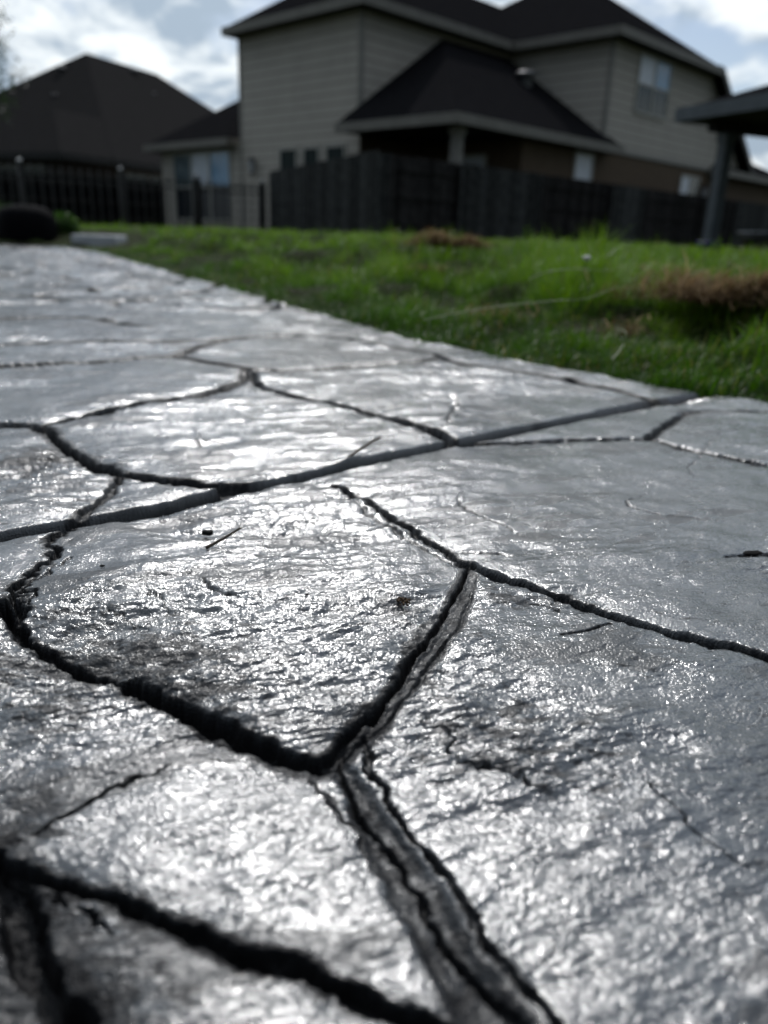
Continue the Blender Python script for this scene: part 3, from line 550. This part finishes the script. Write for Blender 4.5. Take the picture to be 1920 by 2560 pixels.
for i, (px, py, s_, lb) in enumerate([(1880, 1384, .006, 'black bit of leaf litter at the right edge of the large stone'), (255, 1415, .0016, 'speck of black grit on the stone beside the left crack'), (768, 1486, .0013, 'speck of black grit left of the brown soil crumb'), (1403, 2098, .0016, 'black grit speck on the broad front right stone')]):
    mb = MB(); mb.lathe([(0, 0), (.8, .15), (1, .5), (.7, .85), (0, 1)], 9, sx=1.5 if i == 0 else 1.); mb.v = [(a * s_ * r_.uniform(.8, 1.2), b * s_ * r_.uniform(.5, .8), c * s_ * (.35 if i == 0 else .7)) for a, b, c in mb.v]
    o = mb.build('grit' if i else 'leaf_litter', M['char'], None, True); o.location = drop(px, py, -.0004); o.rotation_euler[2] = .3; tag(o, lb, 'debris')

# ------------------------------------------------------------------ main house, local axes: x = a (right and away), y = b (left and away)
AL = R(43.5); HROT = math.pi / 2 - AL; HO = Vector((6.5, 27.3, 0))
house = empty('two_storey_house', HO, HROT); tag(house, 'large beige two storey house with dark hip roofs behind the wooden fence', 'house')
def hwall(name, pts, off, m=M['siding'], parent=house): mb = MB(); mb.prism(pts, off); return mb.build(name, m, parent)
T = .15
hwall('wall', [(-6.95, 3.9, 0), (-6.95, 9.65, 0), (-6.95, 9.65, 6.15), (-6.95, 3.9, 6.15)], (T, 0, 0))
hwall('wall', [(-6.8, 3.9, 0), (0, 3.9, 0), (0, 3.9, 6.15), (-6.8, 3.9, 6.15)], (0, T, 0))
hwall('wall', [(-6.8, 9.5, 0), (7.5, 9.5, 0), (7.5, 9.5, 6.15), (-6.8, 9.5, 6.15)], (0, T, 0))
hwall('wall', [(0, 0, 3), (0, 3.9, 3), (0, 3.9, 6.15), (0, 0, 6.15)], (T, 0, 0))
hwall('wall', [(.15, 0, 3.), (11.4, 0, 3.), (7.1, 0, 6.15), (.15, 0, 6.15)], (0, T, 0))
hwall('wall', [(-4.3, .03, 0), (18, .03, 0), (18, .03, 2.97), (-4.3, .03, 2.97)], (0, T, 0), M['brick'])
hwall('wall', [(-4.3, .18, 0), (-4.3, 3.9, 0), (-4.3, 3.9, 2.97), (-4.3, .18, 2.97)], (T, 0, 0), M['brick'])
hwall('wall', [(-6.9, 3.87, 0), (-4.3, 3.87, 0), (-4.3, 3.87, 2.97), (-6.9, 3.87, 2.97)], (0, .028, 0), M['brick'])
hwall('wall', [(-6.9, 9.65, 0), (-6.9, 14.8, 0), (-6.9, 14.8, 2.95), (-6.9, 9.65, 2.95)], (T, 0, 0))
hwall('wall', [(-6.75, 14.65, 0), (2, 14.65, 0), (2, 14.65, 2.95), (-6.75, 14.65, 2.95)], (0, T, 0))
for (a_, b_, z0, z1) in ((-6.95, 3.9, 3, 6.1), (0, 0, 3.05, 6.1), (-6.95, 9.57, 0, 6.1)):
    mb = MB(); mb.box((a_ - .02, b_ - .02, z0), (a_ + .10, b_ + .10, z1)); mb.build('corner_trim', M['trim'], house)
mb = MB(); mb.box((.1, -.03, 2.93), (11.5, .03, 3.06)); mb.build('band_board', M['trim'], house)
# roofs
def hiproof(name, a0, a1, b0, b1, z0, pitch, parent=house, m=M['roof'], fas=M['fascia'], th=.10, hipa0=True, hipa1=True):
    long_a = (a1 - a0) >= (b1 - b0); r = min(a1 - a0, b1 - b0) / 2; zt = z0 + r * pitch
    if long_a: p, q = Vector((a0 + (r if hipa0 else 0), (b0 + b1) / 2, zt)), Vector((a1 - (r if hipa1 else 0), (b0 + b1) / 2, zt))
    else: p, q = Vector(((a0 + a1) / 2, b0 + r, zt)), Vector(((a0 + a1) / 2, b1 - r, zt))
    A, B, Cc, D_ = Vector((a0, b0, z0)), Vector((a1, b0, z0)), Vector((a1, b1, z0)), Vector((a0, b1, z0)); mb = MB()
    if long_a: fs = [(A, B, q, p), (B, Cc, q), (Cc, D_, p, q), (D_, A, p)]
    else: fs = [(A, B, p), (B, Cc, q, p), (Cc, D_, q), (D_, A, p, q)]
    for f_ in fs: mb.poly(f_)
    mb.poly((D_, Cc, B, A)); rf = mb.build(name, m, parent)
    mb = MB(); t_ = .05; zb = z0 - .22; zt2 = z0 + .02
    mb.box((a0 - t_, b0 - t_, zb), (a1 + t_, b0, zt2)); mb.box((a0 - t_, b1, zb), (a1 + t_, b1 + t_, zt2))
    mb.box((a0 - t_, b0, zb), (a0, b1, zt2)); mb.box((a1, b0, zb), (a1 + t_, b1, zt2)); mb.build('fascia', fas, rf)
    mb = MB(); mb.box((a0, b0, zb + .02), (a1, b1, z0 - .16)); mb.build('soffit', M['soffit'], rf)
    return rf
rf = hiproof('roof', -7.35, 7.6, 3.45, 9.9, 6.25, .66)
hiproof('roof', -.45, 7.0, -.45, 9.4, 6.255, .66)
rl = hiproof('roof', -7.3, 3, 9.95, 15.3, 3.05, .66)
rg = hiproof('roof', 8.2, 17.5, -.45, 5.5, 3.02, .48)
# patio roof: lean-to against the tower with a hipped left end
mb = MB(); A, B, Cc, D_ = Vector((-7.9, -.5, 3.05)), Vector((.4, -.5, 3.05)), Vector((-7.9, 3.9, 3.05)), Vector((-.002, 3.9, 5.9)); Pk = Vector((-3.5, 3.9, 5.9)); B2 = Vector((-.002, -.5, 3.05)); 
mb.poly((A, B2, D_, Pk)); mb.poly((Cc, A, Pk)); mb.poly((B2, B, Vector((.4, -.02, 3.36)), Vector((-.002, -.02, 3.36)))); mb.poly((A, Cc, Vector((-.002, 3.9, 3.05)), B2)); pr = mb.build('roof', M['roof'], house)
mb = MB(); mb.box((-7.95, -.55, 2.83), (.45, -.5, 3.07)); mb.box((-7.95, -.5, 2.83), (-7.9, 3.88, 3.07)); mb.build('fascia', M['fascia'], pr)
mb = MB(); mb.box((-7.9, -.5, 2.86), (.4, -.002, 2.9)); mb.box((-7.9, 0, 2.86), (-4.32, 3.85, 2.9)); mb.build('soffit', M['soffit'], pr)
mb = MB(); mb.lathe([(0, .3), (.3, .28), (.36, .2), (.2, .16), (.2, -.2)], 16, (-.0, 0, 0)); v_ = mb.build('roof_vent', M['vent'], pr, True); v_.location = (-1.2, 2.3, 4.9)
# catslide roof past the upper right eave, seen from its gable end
mb = MB(); mb.prism([(7.05, -.4, 6.25), (11.75, -.4, 2.95), (11.75, 9, 2.95), (7.05, 9, 6.25)], (0, 0, .12)); cs_ = mb.build('roof', M['roof'], house)
mb = MB(); mb.prism([(6.95, -.46, 6.16), (11.9, -.46, 2.72), (11.9, -.46, 3.0), (7.15, -.46, 6.32)], (0, .05, 0)); mb.build('fascia', mat('dark rake board', (.05, .047, .042), .6, .3, noise=(4, (.04, .037, .034))), cs_)
# patio column
mb = MB(); mb.box((-7.35, -.12, 0), (-7.11, .12, 2.86)); mb.box((-7.39, -.16, 2.66), (-7.07, .16, 2.84)); mb.box((-7.39, -.16, .05), (-7.07, .16, .3)); mb.build('column', M['trim'], house)
# windows
def window(a0, a1, z0, z1, face, plane, panes, parent=house, fm=M['frame'], name='window'):
    """face 'b': wall of constant b (looking towards -b); face 'a': constant a."""
    W = .07; mb = MB()
    def bx(u0, u1, w0, w1, d0, d1):
        if face == 'b': mb.box((u0, plane - d1, w0), (u1, plane - d0, w1))
        else: mb.box((plane - d1, u0, w0), (plane - d0, u1, w1))
    nx, nz = len(panes[0]), len(panes)
    bx(a0 - W, a1 + W, z1, z1 + W, 0, .05); bx(a0 - W, a1 + W, z0 - W, z0, 0, .06); bx(a0 - W, a0, z0, z1, 0, .05); bx(a1, a1 + W, z0, z1, 0, .05)
    for i in range(1, nx): c = a0 + (a1 - a0) * i / nx; bx(c - .05, c + .05, z0, z1, 0, .045)
    for j in range(1, nz): c = z0 + (z1 - z0) * j / nz; bx(a0, a1, c - .03, c + .03, 0, .04)
    fr = mb.build(name, fm, parent)
    for j in range(nz):
        for i in range(nx):
            mb = MB(); bx(a0 + (a1 - a0) * i / nx + .002, a0 + (a1 - a0) * (i + 1) / nx - .002, z1 - (z1 - z0) * (j + 1) / nz + .002, z1 - (z1 - z0) * j / nz - .002, .004, .02)
            mb.build('pane', M[panes[j][i]], fr)
    return fr
window(1.75, 3.9, 4.3, 5.9, 'b', 0, [['blind', 'bluepane'], ['glass', 'glass']])
window(-1.45, -.5, 1.6, 2.72, 'b', .03, [['blind']]); window(6.0, 7.5, 1.5, 2.6, 'b', .03, [['blind', 'glass']])
window(1.3, 2.6, 1.2, 2.45, 'a', -4.3, [['blind']])
for b0, b1 in ((4.51, 5.27), (5.67, 6.33), (6.72, 7.5)): window(b0, b1, .9, 2.6, 'a', -6.95, [['darkglass']])
window(10.4, 13.9, .5, 2.68, 'a', -6.9, [['bluepane', 'blind', 'palepane'], ['darkpane'] * 3])
# wall lamps
for face, a_, b_, zc in (('a', -6.95, 8.9, 2.2), ('b', 7.9, .03, 2.15)):
    mb = MB(); c = Vector((a_ - .14, b_, zc)) if face == 'a' else Vector((a_, b_ - .14, zc))
    w_ = Vector((a_, b_, zc + .12)); mb.bar(w_, c + Vector((0, 0, .2)), .02); mb.lathe([(0, .28), (.06, .24), (.13, .16), (.12, .14), (0, .14)], 12, c); mb.lathe([(0, -.3), (.07, -.28), (.08, -.24), (0, -.24)], 12, c)
    for k in range(4): t_ = math.pi / 4 + k * math.pi / 2; mb.bar(c + Vector((.11 * math.cos(t_), .11 * math.sin(t_), .15)), c + Vector((.075 * math.cos(t_), .075 * math.sin(t_), -.25)), .01, 6)
    lm = mb.build('wall_lamp', M['lamp'], house); mb = MB(); mb.lathe([(0, -.22), (.06, -.22), (.09, .12), (0, .12)], 12, c); mb.build('lamp_glass', M['lampglass'], lm)

# ------------------------------------------------------------------ left house
LA = .38; lh = empty('brown_roof_house', (-11.154, 33.471, 0), math.pi / 2 - LA); tag(lh, 'house with a wide brown grey hip roof behind the iron fence on the left', 'house')
gut = mat('dark gutter', (.03, .03, .03), .6, .2, noise=(5, (.02, .02, .02)))
lr = hiproof('roof', 0, 21, 0, 15.54, 2.6, .706, lh, M['roof2'], gut)
l2 = hiproof('roof', -2.75, 2.55, .03, 5.22, 2.59, .706, lh, M['roof2'], gut, hipa1=False)
def lwall(a0, a1, b0, b1): mb = MB(); mb.box((a0, b0, 0), (a1, b1, 2.42)); mb.build('wall', M['brick2'], lh)
lwall(-2.25, 20.5, .5, .65); lwall(-2.25, -2.1, .66, 4.75); lwall(-2.09, .5, 4.6, 4.75); lwall(.5, .65, 4.76, 15.0); lwall(.66, 20.5, 14.9, 15.05)
window(.9, 3.6, .9, 2.2, 'b', .5, [['glass', 'glass', 'glass']], lh, M['trim']); window(1.4, 3.6, .8, 2.15, 'a', -2.25, [['glass', 'glass']], lh, M['trim']); window(7.5, 9.5, .9, 2.15, 'a', .5, [['glass', 'glass']], lh, M['trim'])
def lhz(a_, b_): return 2.6 + .706 * min(a_, b_, 15.54 - b_, 21 - a_)
def seek(px, py, right):                             # point of the roof plane seen at a pixel
    best = None
    for i_ in range(400):
        Yt = 30 + i_ * .06; p_ = Matrix.Rotation(-lh.rotation_euler[2], 4, 'Z') @ (aty(px, py, Yt) - lh.location); dd = abs(p_.z - lhz(p_.x, p_.y))
        if best is None or dd < best[0]: best = (dd, p_)
    return best[1]
for px, py, s_ in ((152, 178, .42), (338, 184, .42), (330, 218, .16), (386, 236, .16), (137, 240, .2)):
    c = seek(px, py, 0); mb = MB(); mb.lathe([(0, .55), (.5, .5), (.62, .3), (.35, .22), (.35, -1.2)], 14); v_ = mb.build('roof_vent', M['vent'], lh, True); v_.location = c; v_.scale = (s_, s_, s_)

# ------------------------------------------------------------------ fences
def fence_frame(p, q):
    p, q = Vector((p[0], p[1], 0)), Vector((q[0], q[1], 0)); d = q - p; return p, d.length, math.atan2(d.y, d.x)
def wood_fence(p, q, h0, h1, label, panels, gname, zb=0, darkboards=None, boardpitch=.15, mw=None):
    """panels: list of (t0,t1,with rails towards the viewer); local x runs along the fence, -y faces the viewer"""
    p, Lh, a = fence_frame(p, q); root = empty('wooden_fence', p, a); tag(root, label, 'fence', gname); rd = random.Random(int(Lh * 10))
    for (t0, t1, rails) in panels:
        mb = MB(); n = max(1, int((t1 - t0) / boardpitch)); wbd = (t1 - t0) / n
        for k in range(n):
            xa = t0 + k * wbd + .003; xb = xa + wbd - .006; hh = h0 + (h1 - h0) * ((xa + xb) / 2 / Lh) + rd.uniform(-.012, .012); yo = rd.uniform(0, .008) + (.04 if rails else 0)
            mb.prism([(xa, yo, zb), (xb, yo, zb), (xb, yo, hh - .03), (xb - .03, yo, hh), (xa + .03, yo, hh), (xa, yo, hh - .03)], (0, .018, 0))
        mb.build('board_panel', (mw or M['wood2']) if rails else M['wood'], root)
        if rails:
            for zz in (.45, 1.05, 1.62):
                hh = (h0 + (h1 - h0) * t0 / Lh) / 1.9 * zz; mb = MB(); mb.box((t0 + .06, -.0, hh - .05), (t1 - .06, .038, hh + .05)); mb.build('rail', M['wood2'], root, bevel=.004)
            for t_ in (t0, t1): mb = MB(); mb.box((t_ - .055, -.05, zb), (t_ + .055, .037, h0 + (h1 - h0) * t_ / Lh - .06)); mb.build('post', M['wood2'], root, bevel=.005)
    return root
GW = 'weathered wooden yard fences'
cx0, cy0 = -.42, 19.2
def tline(px, h_, d=(math.sin(R(45)), math.cos(R(45)))):      # distance along the right-hand run seen at pixel column px
    r_ = ray(px, 450); k = r_.x / r_.y; return (k * cy0 - cx0) / (d[0] - k * d[1])
dr = (math.sin(R(45)), math.cos(R(45)))
tt = [tline(p_, 1.9) for p_ in (978, 1145, 1362, 1530, 1622, 1760, 1850)]
Lr = 26.
wood_fence((cx0, cy0), (cx0 + dr[0] * Lr, cy0 + dr[1] * Lr), 1.93, 1.9, 'long dark wooden fence running right below the two storey house',
    [(0, tt[0], 0), (tt[0], tt[1], 1), (tt[1], tt[2], 0), (tt[2], tt[3], 1), (tt[3], tt[4], 0), (tt[4], tt[5], 1), (tt[5], tt[6], 1), (tt[6], Lr, 0)], GW)
le = (-3.85, 25.6)
wood_fence(le, (cx0 - .02, cy0 + .03), 1.85, 1.98, 'shorter wooden fence section running left from the corner to the iron fence', [(0, 2.4, 0), (2.4, 4.9, 0), (4.9, 7.26, 0)], GW)
uu = Vector((math.sin(R(46)), math.cos(R(46)), 0)); ie = Vector((-3.95, 25.75, 0)); istart = ie - uu * 13
wood_fence((istart.x - 3.2, istart.y + 3.8), (ie.x - 4.0, ie.y + 3.9), 1.55, 1.62, 'low dark wooden fence behind the black iron fence', [(0, 2.4, 1), (2.4, 4.8, 1), (4.8, 7.2, 1), (7.2, 9.6, 1), (9.6, 12.2, 1)], GW, mw=M['cover'])
# iron fence
root = empty('iron_fence', istart, math.atan2(uu.y, uu.x)); tag(root, 'black iron picket fence with ball topped posts left of the wooden fence', 'fence')
Li = 13.; posts = [0.4, 2.8, 5.2, 13 - .12]
t303 = 13 * .55
def tiron(px):
    r_ = ray(px, 450); k = r_.x / r_.y; return (k * istart.y - istart.x) / (uu.x - k * uu.y)
tp = tiron(303); posts = [tp - 5.2, tp - 2.6, tp, (tp + 12.85) / 2, 12.85]
for t_ in posts:
    mb = MB(); mb.box((t_ - .07, -.07, 0), (t_ + .07, .07, 1.46)); mb.box((t_ - .09, -.09, 1.46), (t_ + .09, .09, 1.49)); po = mb.build('post', M['iron'], root)
    mb = MB(); mb.lathe([(0, 0), (.03, .0), (.03, .02), (.05, .04), (.065, .08), (.05, .125), (0, .145)], 14, (t_, 0, 1.49)); mb.build('ball_cap', M['cap'], po, True)
for zz in (.15, 1.2, 1.36):
    mb = MB(); mb.box((posts[0] - 3, -.02, zz - .02), (12.8, .02, zz + .02)); mb.build('rail', M['iron'], root)
k = posts[0] - 2.9; npk = 0
pk = []
while k < 12.75:
    if all(abs(k - t_) > .1 for t_ in posts): pk.append(k)
    k += .25
pm_ = None
for k in pk:
    if pm_ is None:
        mb = MB(); mb.box((-.019, -.019, .05), (.019, .019, 1.46)); mb.bar((0, 0, 1.461), (0, 0, 1.56), .026, 6, .001)
        o = mb.build('picket', M['iron'], root); pm_ = o.data
    else: o = bpy.data.objects.new('picket', pm_); C.objects.link(o); o.parent = root
    o.location = (k, 0, 0); npk += 1
    if npk >= 99: break

# ------------------------------------------------------------------ pavilion on the right
PH = 2.5; pc = onz(1700, 272, 2.5); k_ = 12.5 / pc.y; cz = (2.5 - H) * k_ + H; pc = Vector((pc.x * k_, 12.5, cz))
pav = empty('garden_pavilion', (pc.x, pc.y, 0), R(90 - 66)); tag(pav, 'dark grey pavilion with hip roof and square post at the right edge', 'pavilion')
# local x: right and away; local -y: right and towards the viewer
Wd, Dp = 5.2, 4.2
pr_ = MB(); A, B, Cc, D_ = Vector((0, -Dp, cz)), Vector((Wd, -Dp, cz)), Vector((Wd, 0, cz)), Vector((0, 0, cz)); r_ = Dp / 2; t_ = cz + r_ * .36
p_, q_ = Vector((r_, -Dp / 2, t_)), Vector((Wd - r_, -Dp / 2, t_))
for f_ in ((A, B, q_, p_), (B, Cc, q_), (Cc, D_, p_, q_), (D_, A, p_), (D_, Cc, B, A)): pr_.poly(f_)
pro = pr_.build('roof', M['roof'], pav)
mb = MB(); f0, f1_ = cz - .17, cz + .01
mb.box((-.04, -Dp - .04, f0), (Wd + .04, -Dp, f1_)); mb.box((-.04, 0, f0), (Wd + .04, .04, f1_)); mb.box((-.04, -Dp, f0), (0, 0, f1_)); mb.box((Wd, -Dp, f0), (Wd + .04, 0, f1_)); mb.build('fascia', M['post'], pro)
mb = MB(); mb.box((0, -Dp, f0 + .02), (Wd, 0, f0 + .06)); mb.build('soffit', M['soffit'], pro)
for (a_, b_) in ((.62, -.35), (Wd - .6, -.35), (Wd - .6, -Dp + .4)):
    mb = MB(); mb.box((a_ - .08, b_ - .08, 0), (a_ + .08, b_ + .08, cz - .3)); mb.box((a_ - .12, b_ - .12, 0), (a_ + .12, b_ + .12, .12)); mb.box((a_ - .10, b_ - .10, cz - .42), (a_ + .10, b_ + .10, cz - .3)); mb.build('post', M['post'], pav, bevel=.01)
for b_ in (-.35, -Dp + .4): mb = MB(); mb.box((.3, b_ - .07, cz - .3), (Wd - .3, b_ + .07, cz - .15)); mb.build('beam', M['soffit'], pav)

# ------------------------------------------------------------------ small things in the yards
def onY(px, py, Y): return aty(px, py, Y)
c = onY(1768, 640, 12.2); o = MB(); o.lathe([(0, 0), (.12, 0), (.15, .02), (.165, .26), (.18, .28), (.17, .30), (.15, .28), (.13, .03), (0, .03)], 20); b_ = o.build('bucket', M['blue'], None, True); b_.location = (c.x, c.y, -.04); tag(b_, 'small blue plastic bucket on the grass beside the pavilion post', 'bucket')
c = onY(1900, 640, 11.); fp = empty('fire_pit', (c.x, c.y, .07)); tag(fp, 'dark metal fire pit bowl with shiny rim at the far right of the lawn', 'fire pit')
mb = MB(); mb.lathe([(0, .10), (.16, .12), (.26, .2), (.31, .31), (.30, .31), (.24, .21), (.15, .14), (0, .13)], 24); mb.build('bowl', M['lamp'], fp, True)
mb = MB(); mb.lathe([(.30, .30), (.34, .305), (.34, .325), (.30, .325)], 24); mb.build('rim', M['steel'], fp, True)
for k in range(3): t_ = k * 2.09 + .3; mb = MB(); mb.bar((.2 * math.cos(t_), .2 * math.sin(t_), .17), (.26 * math.cos(t_), .26 * math.sin(t_), 0), .012); mb.build('leg', M['lamp'], fp)
c = onY(72, 600, 7.75); gc = empty('covered_grill', (c.x, c.y, 0)); tag(gc, 'low black fabric covered grill with rounded top at the far left', 'covered grill')
mb = MB(); r_ = random.Random(2)
prof = [(.24, 0), (.26, .08), (.26, .18), (.25, .24), (.22, .29), (.16, .325), (.08, .342), (0, .345)]
mb.lathe(prof, 28); mb.v = [(a * (1 + .03 * math.sin(9 * math.atan2(b, a)) * (c < .3)), b * (1 + .03 * math.sin(9 * math.atan2(b, a)) * (c < .3)), c) for a, b, c in mb.v]; mb.build('cover', M['cover'], gc, True)
mb = MB(); mb.lathe([(.262, .05), (.272, .053), (.272, .066), (.262, .07)], 28); mb.build('hem_strap', M['cover'], gc, True)
# pale slab behind the end of the path
c = onY(250, 600, 7.62); o = MB(); o.box((-.20, -.2, -.02), (.20, .2, .10)); s_ = o.build('concrete_step', M['slab'], None, bevel=.01); s_.location = (c.x, c.y, 0); s_.rotation_euler[2] = R(4); tag(s_, 'pale low concrete step on the ground past the path at left', 'step')
# leafy plants
def leafy(name, loc, rad, hgt, n, ls, m, label, cat, seed, stems=6, group=None):
    root = empty(name, loc); tag(root, label, cat, group); r = np.random.default_rng(seed)
    u_ = r.normal(0, 1, (n, 3)); u_ /= np.linalg.norm(u_, axis=1)[:, None]; rr = r.uniform(.35, 1, n) ** .6 * (.75 + .5 * fbm(u_[:, 0] * 2 + 5, u_[:, 2] * 2 + u_[:, 1] + 5, 1.6, 3, seed))
    P = u_ * rr[:, None] * np.array([rad, rad, hgt / 2]) + np.array([0, 0, hgt / 2])
    P[:, 2] = np.maximum(P[:, 2], .02)
    a = r.normal(0, 1, (n, 3)); a /= np.linalg.norm(a, axis=1)[:, None]; b = np.cross(a, r.normal(0, 1, (n, 3))); b /= np.linalg.norm(b, axis=1)[:, None]; s_ = ls * r.uniform(.6, 1.3, (n, 1))
    V = np.stack([P - a * s_, P + b * s_ * .4, P + a * s_, P - b * s_ * .4], 1).reshape(-1, 3); Q = np.arange(n * 4).reshape(-1, 4)
    me = npmesh('foliage', V, Q); at = me.attributes.new('tone', 'FLOAT', 'POINT'); at.data.foreach_set('value', np.repeat(np.clip(r.normal(.5, .2, n), 0, 1), 4).astype(np.float32)); link('foliage', me, root, m)
    mb = MB()
    for k in range(stems): t_ = k * 6.28 / stems; mb.bar((.03 * math.cos(t_), .03 * math.sin(t_), 0), (rad * .6 * math.cos(t_), rad * .6 * math.sin(t_), hgt * .8), .008 * (1 + hgt), 6, .003)
    mb.build('stem', M['bark'], root); return root
c = onY(165, 600, 8.0); leafy('garden_shrub', (c.x, c.y, 0), .14, .29, 900, .03, M['leaf'], 'small bright green shrub beside the covered grill at the path end', 'shrub', 4)
c = onY(-15, 600, 8.2); leafy('garden_shrub', (c.x, c.y, 0), .3, .38, 900, .04, M['darkleaf'], 'dark green shrub at the left edge behind the covered grill', 'shrub', 9)
# tree whose crown just reaches the left edge of the view
c = onY(-150, 118, 17); tr = empty('garden_tree', (c.x, c.y, 0)); tag(tr, 'tree with a few dark leaves reaching in at the upper left edge', 'tree')
curve_tube('trunk', [(0, 0, -.05), (.05, .02, 1.2), (-.03, .04, 2.4), (.02, 0, 3.6), (0, 0, 4.6)], .12, M['bark'], tr, .25, 10)
mb = MB(); r_ = random.Random(8); tips = []
for k in range(14):
    t_ = k * 2.4; z0 = 1.9 + k * .18; Lq = r_.uniform(.8, 1.15) * (1.25 - k * .04); e_ = Vector((Lq * math.cos(t_), Lq * math.sin(t_), z0 + .5 * Lq)); mb.bar((0, 0, z0), e_, .035, 6, .008); tips.append(e_); tips.append(Vector((e_.x * .6, e_.y * .6, z0 + .35 * Lq)))
tips.append(Vector((1.17, 0, c.z))); tips.append(Vector((.9, 0, c.z - .1))); mb.bar((0, 0, c.z - .5), (1.2, 0, c.z), .03, 6, .006)
mb.build('limb', M['bark'], tr)
P = np.concatenate([np.random.default_rng(20 + i).normal(0, .15 if i > 27 else .24, (170 if i < 28 else 40, 3)) * [1, 1, .8] + np.array(t_) for i, t_ in enumerate(tips)]); n = len(P); r = np.random.default_rng(77)
P = P[P[:, 0] < 1.28]; n = len(P)
a = r.normal(0, 1, (n, 3)); a /= np.linalg.norm(a, axis=1)[:, None]; b = np.cross(a, r.normal(0, 1, (n, 3))); b /= np.linalg.norm(b, axis=1)[:, None]; s_ = .05 * r.uniform(.6, 1.3, (n, 1))
me = npmesh('crown', np.stack([P - a * s_, P + b * s_ * .4, P + a * s_, P - b * s_ * .4], 1).reshape(-1, 3), np.arange(n * 4).reshape(-1, 4)); at = me.attributes.new('tone', 'FLOAT', 'POINT'); at.data.foreach_set('value', np.repeat(np.clip(r.normal(.5, .2, n), 0, 1), 4).astype(np.float32)); link('crown', me, tr, M['darkleaf'])
